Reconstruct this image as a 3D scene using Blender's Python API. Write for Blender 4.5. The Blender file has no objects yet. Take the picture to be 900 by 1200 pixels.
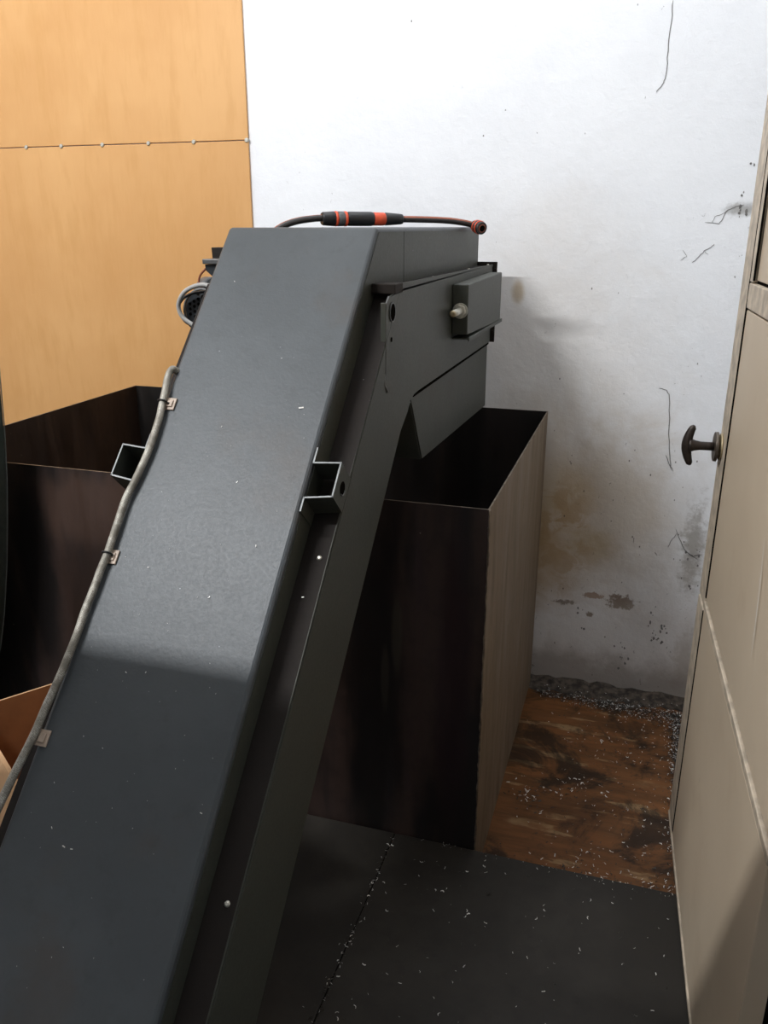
import bpy, bmesh, math, random
from mathutils import Vector, Matrix
S = bpy.context.scene
COL = S.collection
R = math.radians
# ---------------------------------------------------------------- camera
F = 967.0; TH = R(19.1); YAW = R(17.4); H = 1.5
cd = bpy.data.cameras.new('camera'); cam = bpy.data.objects.new('camera', cd); COL.objects.link(cam)
cd.sensor_fit = 'VERTICAL'; cd.sensor_height = 36.0; cd.sensor_width = 27.0; cd.lens = F / 1200 * 36
cd.clip_start = 0.02
cam.location = (0, 0, H); cam.rotation_euler = (R(90) - TH, 0, YAW)
S.camera = cam
# ---------------------------------------------------------------- light and exposure
S.view_settings.view_transform = 'Standard'; S.view_settings.look = 'None'
S.view_settings.gamma = 1; S.view_settings.use_curve_mapping = False
S.view_settings.exposure = 0.0
W = bpy.data.worlds.new('world'); S.world = W; W.use_nodes = True
W.node_tree.nodes['Background'].inputs[0].default_value = (0.80, 0.88, 1.0, 1)
W.node_tree.nodes['Background'].inputs[1].default_value = 0.12


def area(name, loc, target, sx, sy, power, col):
    l = bpy.data.lights.new(name, 'AREA'); l.shape = 'RECTANGLE'; l.size = sx; l.size_y = sy
    l.energy = power; l.color = col
    o = bpy.data.objects.new(name, l); COL.objects.link(o); o.location = loc
    o.rotation_euler = (Vector(target) - Vector(loc)).to_track_quat('-Z', 'Y').to_euler()
    return o


area('tube_light', (-2.15, -0.30, 3.70), (-2.15, 1.8, 1.2), 1.3, 0.04, 128, (0.965, 0.98, 1.0))
area('window_light', (-1.4, -2.3, 3.0), (-0.4, 2.8, 1.9), 3.2, 1.1, 36, (0.90, 0.95, 1.0))
area('far_zone_fill', (-0.5, 2.1, 3.95), (-0.5, 2.1, 0.0), 1.8, 0.8, 24, (0.95, 0.97, 1.0))  # added fill over the bin and back wall; no opening in the roof
area('gate_light', (0.0, -2.4, 1.0), (0.0, 2.0, 0.8), 2.4, 1.8, 3.0, (0.92, 0.96, 1.0))

# ---------------------------------------------------------------- pixel helpers (900x1200 frame)
def ray(x, y):
    u = x - 450; v = 600 - y
    h = F*math.cos(TH) + v*math.sin(TH); w = -F*math.sin(TH) + v*math.cos(TH)
    return (u*math.cos(YAW) - h*math.sin(YAW), u*math.sin(YAW) + h*math.cos(YAW), w)
def onX(x, y, X):
    r = ray(x, y); t = X/r[0]; return Vector((X, r[1]*t, H + r[2]*t))
def onY(x, y, Y):
    r = ray(x, y); t = Y/r[1]; return Vector((r[0]*t, Y, H + r[2]*t))
def onZ(x, y, Z):
    r = ray(x, y); t = (Z - H)/r[2]; return Vector((r[0]*t, r[1]*t, Z))

# ---------------------------------------------------------------- materials
class NB:
    def __init__(s, name, rough=0.5, metal=0.0, spec=0.5):
        s.m = bpy.data.materials.new(name); s.m.use_nodes = True; s.t = s.m.node_tree
        s.b = s.t.nodes['Principled BSDF']
        s.b.inputs['Roughness'].default_value = rough; s.b.inputs['Metallic'].default_value = metal
        s.b.inputs['Specular IOR Level'].default_value = spec
        s.co = s.t.nodes.new('ShaderNodeTexCoord').outputs['Object']
    def n(s, k, **kw):
        x = s.t.nodes.new(k)
        for a, v in kw.items(): setattr(x, a, v)
        return x
    def put(s, sock, v):
        if v is None: return
        if hasattr(v, 'is_linked'): s.t.links.new(v, sock)
        elif isinstance(v, (tuple, list)) and len(v) == 3 and sock.type == 'RGBA': sock.default_value = (*v, 1)
        else: sock.default_value = v
    def scale(s, sx, sy, sz, src=None, loc=(0, 0, 0), rot=(0, 0, 0)):
        x = s.n('ShaderNodeMapping'); s.put(x.inputs['Vector'], src or s.co)
        x.inputs['Scale'].default_value = (sx, sy, sz); x.inputs['Location'].default_value = loc
        x.inputs['Rotation'].default_value = rot
        return x.outputs[0]
    def noise(s, sc, det=4, rough=.55, vec=None, dist=0.0):
        x = s.n('ShaderNodeTexNoise'); s.put(x.inputs['Vector'], vec or s.co)
        x.inputs['Scale'].default_value = sc; x.inputs['Detail'].default_value = det
        x.inputs['Roughness'].default_value = rough; x.inputs['Distortion'].default_value = dist
        return x.outputs['Fac']
    def voro(s, sc, vec=None, feat='F1', rnd=1.0):
        x = s.n('ShaderNodeTexVoronoi', feature=feat); s.put(x.inputs['Vector'], vec or s.co)
        x.inputs['Scale'].default_value = sc; x.inputs['Randomness'].default_value = rnd
        return x.outputs['Distance']
    def rng(s, v, a, b, lo=0.0, hi=1.0):
        x = s.n('ShaderNodeMapRange', interpolation_type='SMOOTHSTEP'); s.put(x.inputs[0], v)
        x.inputs[1].default_value = a; x.inputs[2].default_value = b
        x.inputs[3].default_value = lo; x.inputs[4].default_value = hi
        return x.outputs[0]
    def op(s, o, a, b=None, c=None):
        x = s.n('ShaderNodeMath', operation=o); s.put(x.inputs[0], a); s.put(x.inputs[1], b)
        if c is not None: s.put(x.inputs[2], c)
        return x.outputs[0]
    def mix(s, f, a, b):
        x = s.n('ShaderNodeMix', data_type='RGBA'); s.put(x.inputs[0], f); s.put(x.inputs[6], a); s.put(x.inputs[7], b)
        return x.outputs[2]
    def axis(s, i, src=None):
        x = s.n('ShaderNodeSeparateXYZ'); s.put(x.inputs[0], src or s.co); return x.outputs[i]
    def blob(s, c, r, k=.5, nz=None, a=1.0, b=.3):
        v = s.n('ShaderNodeVectorMath', operation='SUBTRACT'); s.put(v.inputs[0], s.co); v.inputs[1].default_value = c
        d = s.n('ShaderNodeVectorMath', operation='DIVIDE'); s.put(d.inputs[0], v.outputs[0]); d.inputs[1].default_value = r
        l = s.n('ShaderNodeVectorMath', operation='LENGTH'); s.put(l.inputs[0], d.outputs[0])
        q = l.outputs['Value']
        if nz is not None: q = s.op('ADD', q, s.op('MULTIPLY', s.op('SUBTRACT', nz, .5), k*2))
        return s.rng(q, a, b)
    def col(s, c): s.put(s.b.inputs['Base Color'], c)
    def rough(s, v): s.put(s.b.inputs['Roughness'], v)
    def bump(s, h, st=.3, d=.01):
        x = s.n('ShaderNodeBump'); x.inputs['Strength'].default_value = st; x.inputs['Distance'].default_value = d
        s.put(x.inputs['Height'], h); s.t.links.new(x.outputs[0], s.b.inputs['Normal'])


def srgb(r, g, b):
    f = lambda c: (c/255/12.92) if c/255 <= .04045 else ((c/255+.055)/1.055)**2.4
    return (f(r), f(g), f(b))


def simple(name, c, rough=.5, metal=0, var=.12, sc=60, bump=.05, spec=.5):
    m = NB(name, rough, metal, spec); n = m.noise(sc, 3)
    d = tuple(x*(1-var*2) for x in c); m.col(m.mix(m.rng(n, .3, .7), d, c)); m.bump(n, bump, .002)
    return m.m


# dark grey painted sheet of the conveyor
def paint(name, base, dirt, rough=.42):
    m = NB(name, rough)
    n1 = m.noise(5, 5, .6); n2 = m.noise(34, 5, .65); n3 = m.noise(180, 2)
    c = m.mix(m.rng(n1, .35, .7), base, tuple(x*1.18 for x in base))
    c = m.mix(m.op('MULTIPLY', m.rng(n2, .5, .72), .45), c, tuple(x*.84 for x in base))
    c = m.mix(m.op('MULTIPLY', m.rng(m.noise(3.3, 5, .6, m.scale(1, 1, 1, loc=(3, 1, 2))), .56, .72), .55), c, dirt)
    sp = m.op('MULTIPLY', m.rng(m.voro(26), .035, .015), m.rng(m.noise(7, 3), .52, .6))
    c = m.mix(m.op('MULTIPLY', sp, .7), c, (.45, .47, .5))
    m.col(c)
    m.rough(m.rng(n3, .3, .7, rough-.015, rough+.03))
    m.bump(m.op('ADD', n2, m.op('MULTIPLY', n3, .6)), .09, .004)
    m.b.inputs['Specular IOR Level'].default_value = .4
    return m.m


M_paint = paint('grey_sheet_paint', (.055, .062, .067), (.066, .055, .047), .46)
M_side = paint('grey_shaded_side_paint', (.043, .046, .036), (.046, .040, .029), .5)  # sheet paint darkened, shade of the side faces put into the colour
M_flange = paint('brown_grime_flange', (.017, .0135, .0115), (.020, .014, .010), .75)
M_flange.node_tree.nodes['Principled BSDF'].inputs['Specular IOR Level'].default_value = .2
M_chute = paint('chute_paint', (.048, .051, .041), (.046, .041, .032), .5)
M_brightedge = simple('bare_cut_edge_and_glint', (.15, .155, .155), .45, .5)
M_black = simple('black_plastic', (.012, .012, .013), .42)
M_orange = simple('orange_rubber', (.75, .09, .03), .5)
M_bolt = simple('zinc_bolt', (.62, .60, .52), .4, .5, sc=200)
M_brass = simple('worn_brass', (.45, .36, .22), .45, .6)
M_cable = None
m = NB('braided_cable_sheath', .45, .25)
w = m.n('ShaderNodeTexWave', wave_type='BANDS', bands_direction='DIAGONAL'); m.put(w.inputs[0], m.co)
w.inputs['Scale'].default_value = 150; w.inputs['Distortion'].default_value = 9; w.inputs['Detail Scale'].default_value = 4
m.col(m.mix(m.op('MULTIPLY', w.outputs['Fac'], m.rng(m.noise(40), .3, .7)), (.17, .155, .125), (.58, .56, .49)))
m.bump(w.outputs['Fac'], .25, .001); M_cable = m.m
M_clip = simple('tan_adhesive_mount', (.46, .36, .28), .5)
M_greycable = simple('pale_grey_hose', (.42, .41, .39), .45)
M_motor = simple('motor_casting', (.035, .04, .045), .4, .3)
M_motorlight = simple('grey_motor_shell', (.12, .12, .12), .4, .3)
M_hose = simple('black_garden_hose', (.03, .026, .024), .38)
M_hose_stripe = simple('rust_orange_stripe', (.30, .09, .045), .5)

# white plaster wall
m = NB('white_plaster', .8, 0, .25)
n1 = m.noise(1.6, 5, .6); n2 = m.noise(9, 6, .62); n3 = m.noise(30, 6, .7); nf = m.noise(4.5, 6, .65, dist=.6)
c = m.mix(m.rng(n1, .35, .7), (.80, .81, .83), (.86, .87, .885))
P = lambda x, y: tuple(onY(x, y, 2.8))
def stain(c, px, py, rx, rz, colr, amt, k=.5, nz=None, a=1.1, b=.2):
    return m.mix(m.op('MULTIPLY', m.blob(P(px, py), (rx*1.6, 1, rz*1.6), k, nz or nf, a, b), min(1, amt*1.15)), c, colr)
c = stain(c, 655, 590, .24, .30, (.50, .42, .33), .8)
c = stain(c, 730, 610, .20, .26, (.53, .46, .38), .65)
c = stain(c, 618, 640, .13, .20, (.40, .27, .14), .85, .7, n2)
c = stain(c, 640, 570, .14, .08, (.42, .31, .18), .65, .9, n2)
c = stain(c, 690, 640, .07, .045, (.38, .28, .15), .7, .8, n2)
c = m.mix(m.op('MULTIPLY', m.op('MULTIPLY', m.blob(P(640, 630), (.20, 1, .32), .3, nf, 1.0, .5), m.rng(m.noise(13, 6, .62, dist=.8), .44, .56)), .75), c, (.36, .23, .10))
c = stain(c, 607, 343, .016, .03, (.45, .34, .2), .8, .6, n2)
c = stain(c, 660, 705, .03, .012, (.06, .03, .012), 1, 1.3, n3, .75, .45)
c = stain(c, 695, 698, .03, .010, (.24, .12, .06), .8, 1.4, n3, .8, .5)
c = stain(c, 728, 705, .045, .022, (.10, .05, .02), 1, 1.3, n3, .8, .5)
c = stain(c, 692, 720, .012, .012, (.10, .05, .02), 1, 1.2, n3, .8, .5)
c = stain(c, 770, 690, .08, .16, (.45, .42, .39), .3, .9, n2)
c = stain(c, 812, 645, .03, .13, (.25, .22, .18), .6, 1.2, n3)
c = stain(c, 800, 775, .03, .10, (.30, .26, .22), .6, 1.0, n3)
c = stain(c, 870, 245, .04, .015, (.35, .34, .32), .7, .9, n3)
c = stain(c, 640, 430, .30, .40, (.66, .60, .53), .4)
# darker and browner toward the foot of the wall
z = m.axis(2)
foot = m.rng(m.op('ADD', z, m.op('MULTIPLY', m.op('SUBTRACT', nf, .5), .5)), .62, .0)
c = m.mix(m.op('MULTIPLY', foot, .6), c, (.56, .50, .44))
foot2 = m.rng(m.op('ADD', z, m.op('MULTIPLY', m.op('SUBTRACT', n2, .5), .2)), .06, -.06)
c = m.mix(m.op('MULTIPLY', foot2, .7), c, (.26, .215, .18))
# specks of dirt, denser low
dens = m.rng(z, 1.9, .1, .0, 1.0)
sp = m.rng(m.voro(34, m.scale(1, 1, .6)), .10, .05)
sp = m.op('MULTIPLY', sp, m.op('GREATER_THAN', m.op('ADD', m.noise(7, 3), m.op('MULTIPLY', dens, .18)), .66))
c = m.mix(m.op('MULTIPLY', sp, .85), c, (.09, .075, .06))
fine = m.op('MULTIPLY', m.rng(m.noise(55, 5, .75, m.scale(1, 1, .6), .5), .63, .68), m.rng(m.op('ADD', m.noise(5, 3), m.op('MULTIPLY', dens, .16)), .58, .68))
c = m.mix(m.op('MULTIPLY', fine, .8), c, (.10, .085, .07))
ln = m.op('MULTIPLY', m.rng(m.voro(5.5, feat='DISTANCE_TO_EDGE'), .012, .0), m.rng(m.noise(2.2, 3, .6, m.scale(1, 1, 1, loc=(5, 0, 9))), .60, .68))
m.col(c)
m.bump(m.op('ADD', m.op('MULTIPLY', n2, 1.0), m.op('MULTIPLY', n3, .35)), .32, .012)
M_wall = m.m
M_crack = simple('dark_crack', (.20, .19, .18), .9)
M_ceil = simple('whitewashed_ceiling', (.72, .72, .71), .85, 0, .04, 6)
M_conc = simple('dark_concrete', (.10, .095, .09), .8, 0, .2, 8)

# orange-tan hardboard
m = NB('tan_hardboard', .55, 0, .35)
n1 = m.noise(1.4, 4, .6); n2 = m.noise(6, 5, .6, m.scale(3.2, 1, .7)); n3 = m.noise(60, 3, .6, m.scale(3, 1, .3))
c = m.mix(m.rng(n1, .35, .7), (.58, .30, .108), (.66, .365, .145))
c = m.mix(m.op('MULTIPLY', m.rng(n2, .45, .7), .35), c, (.52, .26, .075))
c = m.mix(m.op('MULTIPLY', n3, .18), c, (.74, .46, .2))
Pb = lambda x, y: tuple(onY(x, y, 2.77))
for px, py, rx, rz, amt in [(143, 255, .03, .02, .7), (163, 262, .04, .018, .5), (95, 215, .05, .01, .3), (168, 332, .012, .012, .6), (160, 300, .02, .012, .4),
                            (85, 345, .04, .02, .3), (40, 445, .06, .02, .4), (110, 440, .05, .015, .3), (75, 30, .03, .03, .3), (190, 245, .06, .012, .35)]:
    c = m.mix(m.op('MULTIPLY', m.blob(Pb(px, py), (rx, 1, rz), .9, n2, 1.1, .3), amt), c, (.22, .11, .04))
# dirty lip along the joint
jd = m.op('ABSOLUTE', m.op('SUBTRACT', m.axis(2), 1.777))
c = m.mix(m.op('MULTIPLY', m.rng(m.op('ADD', jd, m.op('MULTIPLY', m.noise(18, 4), .03)),   .044, .012), .8), c, (.27, .125, .035))
m.col(c); m.bump(n3, .08, .003); M_board = m.m

# mill scale steel of the bin
def scale_steel(name, a, b, c_, rough=.45, patches=None):
    m = NB(name, rough, .15)
    n1 = m.noise(2.3, 4, .6, m.scale(2.4, 2.4, .45)); n2 = m.noise(7, 5, .65, m.scale(2, 2, .3), .4); n3 = m.noise(24, 4)
    c = m.mix(m.rng(n1, .42, .56), a, b)
    c = m.mix(m.rng(n2, .56, .7), c, c_)
    c = m.mix(m.op('MULTIPLY', m.rng(n3, .45, .75), .3), c, tuple(x*.5 for x in a))
    sp = m.rng(m.voro(13), .03, .012)
    c = m.mix(m.op('MULTIPLY', sp, .6), c, (.4, .36, .3))
    if patches:
        for (X_, Z_, rx, rz, cc, am) in patches:
            c = m.mix(m.op('MULTIPLY', m.blob((X_+1.087, 1.70-2.234, Z_-ZB0), (rx, 5, rz), .5, m.noise(6, 5, .65, m.scale(2.2, 2.2, .7)), 1.1, .5), am), c, cc)
    m.col(c); m.rough(m.rng(n2, .3, .7, rough-.1, rough+.15)); m.bump(n3, .12, .004)
    return m.m
ZB0 = -.12


M_binfront = scale_steel('mill_scale_front', (.017, .014, .0135), (.048, .030, .025), (.044, .027, .029), .45,
    [(-1.33, .80, .26, .12, (.085, .050, .037), .85), (-1.28, .45, .22, .40, (.036, .019, .013), .7), (-1.52, .60, .07, .35, (.006, .005, .005), .9),
     (-.82, .55, .10, .5, (.030, .017, .012), .8), (-.56, .35, .09, .6, (.008, .007, .007), .9), (-.50, .58, .015, .12, (.05, .042, .032), .7), (-.53, .45, .012, .10, (.045, .038, .03), .6), (-.36, .45, .05, .5, (.026, .014, .016), .8)])
m = None
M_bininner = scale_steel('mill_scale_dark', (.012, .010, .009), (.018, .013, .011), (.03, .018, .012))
M_binside = scale_steel('rust_wall_bounce_sheet', (.175, .124, .076), (.195, .140, .088), (.145, .100, .062), .6)  # tan includes the white wall's reflection, put into the sheet colour
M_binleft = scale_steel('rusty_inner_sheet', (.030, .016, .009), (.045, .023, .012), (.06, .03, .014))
M_rim = simple('raw_sheared_rim', (.24, .19, .14), .5, .4, .3, 40)

# oily plywood floor board
m = NB('oily_plywood', .5, 0, .25)
g = m.scale(.5, 3, 3); n1 = m.noise(5, 6, .6, g, .3); n2 = m.noise(3.2, 5, .6); n3 = m.noise(30, 4, .6, m.scale(.5, 4, 4))
c = m.mix(m.rng(n1, .3, .7), (.085, .036, .012), (.20, .080, .025))
c = m.mix(m.op('MULTIPLY', m.rng(n3, .5, .75), .5), c, (.17, .085, .035))
pale = m.op('MULTIPLY', m.rng(m.noise(5, 4, .6, m.scale(.8, 5, 4, loc=(1.3, 2.2, 0))), .57, .63), m.rng(n2, .40, .55))
c = m.mix(m.op('MULTIPLY', pale, .7), c, (.34, .22, .11))
c = m.mix(m.op('MULTIPLY', m.rng(m.noise(4.2, 6, .7, dist=.5), .47, .60), .85), c, (.014, .009, .005))
for px, py, rx, ry, colr, a in [(625, 895, .10, .03, (.30, .20, .10), .8), (655, 918, .07, .022, (.36, .27, .15), .8), (600, 935, .06, .02, (.30, .21, .12), .7),
                                (640, 860, .13, .07, (.15, .050, .018), .8), (640, 970, .20, .06, (.20, .088, .03), .85),
                                (775, 900, .05, .40, (.012, .010, .008), .95), (720, 900, .08, .10, (.028, .018, .012), .75), (745, 960, .09, .12, (.022, .013, .008), .8),
                                (690, 830, .30, .06, (.022, .016, .012), .75), (617, 932, .035, .03, (.008, .008, .005), .95)]:
    p = onZ(px, py, -.12)
    c = m.mix(m.op('MULTIPLY', m.blob(tuple(p), (rx, ry, 1), .8, m.noise(9, 5, .6), 1.1, .3), a), c, colr)
m.col(c); m.bump(n1, .2, .004); M_ply = m.m

# dark oily steel plate
m = NB('oily_dark_plate', .5, 0, .22)
n1 = m.noise(3, 5, .6); n2 = m.noise(22, 4)
c = m.mix(m.rng(n1, .35, .68), (.020, .0175, .0145), (.036, .032, .027))
c = m.mix(m.op('MULTIPLY', m.rng(n2, .5, .7), .4), c, (.018, .016, .014))
m.col(c); m.bump(n2, .12, .004); M_plate = m.m

# cream door enamel
m = NB('cream_enamel', .42, 0, .4)
n1 = m.noise(2, 4); n2 = m.noise(14, 5, .65)
c = m.mix(m.rng(n1, .3, .7), (.50, .405, .295), (.56, .46, .34))
c = m.mix(m.op('MULTIPLY', m.rng(m.noise(5, 5, .6), .56, .75), .35), c, (.38, .28, .18))
c = m.mix(m.op('MULTIPLY', m.rng(m.voro(7, m.scale(1, 1, .35)), .035, .01), .8), c, (.12, .08, .05))
m.col(c); m.bump(n1, .08, .01); M_door = m.m
M_doortrim = simple('worn_cream_edge', (.56, .47, .36), .5, 0, .2, 30, .2)
M_gap = simple('black_gap', (.008, .007, .006), .9)
M_gap.node_tree.nodes['Principled BSDF'].inputs['Specular IOR Level'].default_value = 0
M_iron = simple('brown_cast_iron', (.045, .034, .028), .45, .5, .2, 80, .15)
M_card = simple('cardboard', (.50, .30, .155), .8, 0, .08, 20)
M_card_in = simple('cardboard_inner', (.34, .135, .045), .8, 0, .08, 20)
M_mach = simple('green_grey_enamel', (.055, .07, .06), .4)
M_machrim = simple('pale_gasket', (.22, .25, .24), .4)

# ---------------------------------------------------------------- mesh helpers
def bm_new(): return bmesh.new()
def worldloc(p):
    v = Vector((0, 0, 0))
    while p is not None: v += Vector(p.location); p = p.parent
    return v
def obj(name, bm, mt, parent=None, base=None, smooth=False, bev=0, seg=2):
    """bm is in world coordinates; the mesh is moved into the frame of its parent / base"""
    org = worldloc(parent) if parent is not None else Vector((0, 0, 0))
    loc = Vector(base) - org if base is not None else Vector((0, 0, 0))
    bmesh.ops.recalc_face_normals(bm, faces=bm.faces)
    bmesh.ops.translate(bm, vec=-(org + loc), verts=bm.verts)
    me = bpy.data.meshes.new(name); bm.to_mesh(me); bm.free()
    for mm in (mt if isinstance(mt, (list, tuple)) else [mt]): me.materials.append(mm)
    o = bpy.data.objects.new(name, me); COL.objects.link(o); o.location = loc
    if parent is not None: o.parent = parent
    if smooth: me.polygons.foreach_set('use_smooth', [True]*len(me.polygons))
    if bev:
        b = o.modifiers.new('bevel', 'BEVEL'); b.width = bev; b.segments = seg; b.limit_method = 'ANGLE'; b.angle_limit = R(30)
        b.harden_normals = False
    return o
def tag(o, label=None, cat=None, group=None, kind=None):
    if label: o['label'] = label
    if cat: o['category'] = cat
    if group: o['group'] = group
    if kind: o['kind'] = kind
    return o
def empty(name, loc, label, cat, group=None):
    o = bpy.data.objects.new(name, None); COL.objects.link(o); o.location = loc; o.empty_display_size = .05
    return tag(o, label, cat, group)
def box(bm, a, b, mi=0):
    x0, y0, z0 = a; x1, y1, z1 = b
    v = [bm.verts.new(p) for p in [(x0, y0, z0), (x1, y0, z0), (x1, y1, z0), (x0, y1, z0), (x0, y0, z1), (x1, y0, z1), (x1, y1, z1), (x0, y1, z1)]]
    for f in [(0, 3, 2, 1), (4, 5, 6, 7), (0, 1, 5, 4), (1, 2, 6, 5), (2, 3, 7, 6), (3, 0, 4, 7)]:
        bm.faces.new([v[i] for i in f]).material_index = mi
    return v
def prism(bm, pts, ext, mi=0):
    """pts: planar polygon in 3D, extruded by vector ext"""
    a = [bm.verts.new(p) for p in pts]; b = [bm.verts.new(Vector(p) + Vector(ext)) for p in pts]
    n = len(a); fs = [bm.faces.new(a), bm.faces.new(list(reversed(b)))]
    for i in range(n): fs.append(bm.faces.new([a[i], b[i], b[(i+1) % n], a[(i+1) % n]]))
    for f in fs: f.material_index = mi
def yz(pts, X): return [(X, p[0], p[1]) for p in pts]
def frames(pts):
    pts = [Vector(p) for p in pts]; out = []; up = None
    for i, p in enumerate(pts):
        t = (pts[min(i+1, len(pts)-1)] - pts[max(i-1, 0)]).normalized()
        if up is None: up = t.orthogonal().normalized()
        up = (up - t*up.dot(t)).normalized(); out.append((p, up.copy(), t.cross(up)))
    return out
def tube(bm, pts, r, n=10, cap=True, mi=0, stripe=None):
    rs = r if isinstance(r, (list, tuple)) else [r]*len(pts); rings = []
    for (p, u, v), rr in zip(frames(pts), rs):
        rings.append([bm.verts.new(p + (u*math.cos(2*math.pi*k/n) + v*math.sin(2*math.pi*k/n))*rr) for k in range(n)])
    for a, b in zip(rings, rings[1:]):
        for k in range(n):
            f = bm.faces.new([a[k], a[(k+1) % n], b[(k+1) % n], b[k]]); f.material_index = 1 if (stripe and k in stripe) else mi; f.smooth = True
    if cap:
        bm.faces.new(list(reversed(rings[0]))).material_index = mi; bm.faces.new(rings[-1]).material_index = mi
def spline(pts, n=8):
    P_ = [Vector(p) for p in pts]; P_ = [P_[0]*2-P_[1]] + P_ + [P_[-1]*2-P_[-2]]; out = []
    for i in range(1, len(P_)-2):
        a, b, c, d = P_[i-1:i+3]
        for k in range(n):
            t = k/n
            out.append(.5*((2*b)+(c-a)*t+(2*a-5*b+4*c-d)*t*t+(-a+3*b-3*c+d)*t**3))
    out.append(P_[-2]); return out
def ribbon(bm, pts, w, nrm):
    nrm = Vector(nrm); prev = None
    for i, p in enumerate(pts):
        p = Vector(p); t = (Vector(pts[min(i+1, len(pts)-1)]) - Vector(pts[max(i-1, 0)])).normalized()
        s = t.cross(nrm).normalized()*w*.5*(1 if 0 < i < len(pts)-1 else .3)
        cur = (bm.verts.new(p-s), bm.verts.new(p+s))
        if prev: bm.faces.new([prev[0], prev[1], cur[1], cur[0]])
        prev = cur

rnd = random.Random(7)
ZL = -.126       # level of the lower floor
YW = 2.80        # white wall
# ---------------------------------------------------------------- the room
def struct(name, bm, mt, parent=None, bev=0):
    o = obj(name, bm, mt, parent, bev=bev)
    if parent is None: o['kind'] = 'structure'
    return o
bm = bm_new(); box(bm, (-4.2, -2.7, ZL-.15), (1.75, 3.0, ZL)); struct('floor', bm, M_conc)
bm = bm_new(); box(bm, (-4.2, YW, ZL), (1.75, YW+.2, 4.0))
wall = struct('wall_back', bm, M_wall)
bm = bm_new(); box(bm, (1.6, -2.7, ZL), (1.75, YW, 4.0)); struct('wall_right', bm, M_wall)
bm = bm_new(); box(bm, (-4.35, -2.7, ZL), (-4.2, 3.0, 4.0)); struct('wall_left', bm, M_wall)
bm = bm_new(); box(bm, (-4.35, -2.7, 4.0), (1.75, 3.0, 4.1)); struct('ceiling_or_shade_slab', bm, M_ceil)
# wall behind the viewer: gate opening below, long window above
bm = bm_new()
box(bm, (-4.2, -2.7, ZL), (-1.4, -2.55, 2.35)); box(bm, (1.3, -2.7, ZL), (1.6, -2.55, 4.0))
box(bm, (-4.2, -2.7, 2.1), (1.3, -2.55, 2.4)); box(bm, (-4.2, -2.7, 3.55), (1.3, -2.55, 4.0)); box(bm, (-4.2, -2.7, 2.4), (-3.3, -2.55, 3.55))
struct('wall_front', bm, M_wall)
# added unseen slab over the viewer: its front edge shades the foot of the conveyor
bm = bm_new(); box(bm, (-3.2, -1.6, 2.16), (1.6, .345, 2.28)); struct('ceiling_or_shade_slab', bm, M_ceil)

# mortar and dust ridge at the foot of the wall
bm = bm_new(); nseg = 60; rows = []
for i in range(nseg+1):
    x = -.30 + (.30+1.2)*i/nseg; row = []
    hh = .016 + rnd.uniform(-.006, .010); dd = .085 + rnd.uniform(-.018, .02)
    for j in range(6):
        t = j/5; row.append(bm.verts.new((x, YW-.001-dd*t, ZL+.0075+hh*(1-t)**1.5 + (rnd.uniform(-.003, .003) if 0 < j < 5 else 0))))
    rows.append(row)
for a, b in zip(rows, rows[1:]):
    for j in range(5): bm.faces.new([a[j], b[j], b[j+1], a[j+1]])
M_dust = simple('mortar_dust', (.10, .078, .060), .95, 0, .4, 45, .5)
o = obj('debris_ridge', bm, M_dust); tag(o, 'crumbled mortar and dust banked along the foot of the white wall', 'debris', kind='stuff')

# cracks and cobweb threads on the wall
def wallpts(px): return [tuple(onY(x, y, YW-.0015)) for x, y in px]
for pts, wd in [([(789, 0), (787, 25), (783, 60), (780, 90), (776, 99), (769, 109)], .0035),
                ([(772, 455), (781, 457), (784, 462), (784, 500), (785, 535), (787, 552)], .004), ([(780, 533), (783, 541), (789, 552)], .004),
                ([(872, 240), (862, 242), (853, 246), (847, 256), (843, 262), (826, 261)], .003), ([(853, 246), (848, 250), (838, 254), (835, 262)], .002),
                ([(837, 286), (833, 290), (825, 294), (818, 302), (811, 308)], .003), ([(825, 294), (830, 299)], .002), ([(800, 293), (805, 300), (797, 305)], .002),
                ([(792, 620), (800, 640), (806, 648), (818, 656)], .004), ([(793, 625), (786, 634), (783, 642)], .003), ([(806, 648), (812, 652), (822, 650)], .005)]:
    bm = bm_new(); q = [pts[0]]
    for a, b in zip(pts, pts[1:]):
        for k in range(1, 5):
            t = k/4; q.append((a[0]+(b[0]-a[0])*t+(rnd.uniform(-.8, .8) if k < 4 else 0), a[1]+(b[1]-a[1])*t+rnd.uniform(-.5, .5)))
    ribbon(bm, wallpts(q), wd*.62, (0, -1, 0)); obj('crack', bm, M_crack, wall)
# flaked plaster along the door side
bm = bm_new()
for i in range(60):
    x, y = rnd.choice([(878, 190), (872, 235), (868, 250), (800, 640), (812, 655), (776, 735), (765, 728), (770, 745), (725, 770), (728, 768), (680, 735), (806, 690)])
    x += rnd.gauss(0, 5); y += rnd.gauss(0, 9); c0 = onY(x, y, YW-.001); r0 = rnd.uniform(.002, .006)
    vs = [bm.verts.new((c0.x+r0*rnd.uniform(.5, 1)*math.cos(a), YW-.001, c0.z+r0*rnd.uniform(.6, 1.6)*math.sin(a))) for a in [k*math.pi/3 for k in range(6)]]
    bm.faces.new(vs)
o = obj('flaked_patch', bm, M_crack, wall); o['kind'] = 'stuff'

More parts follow.
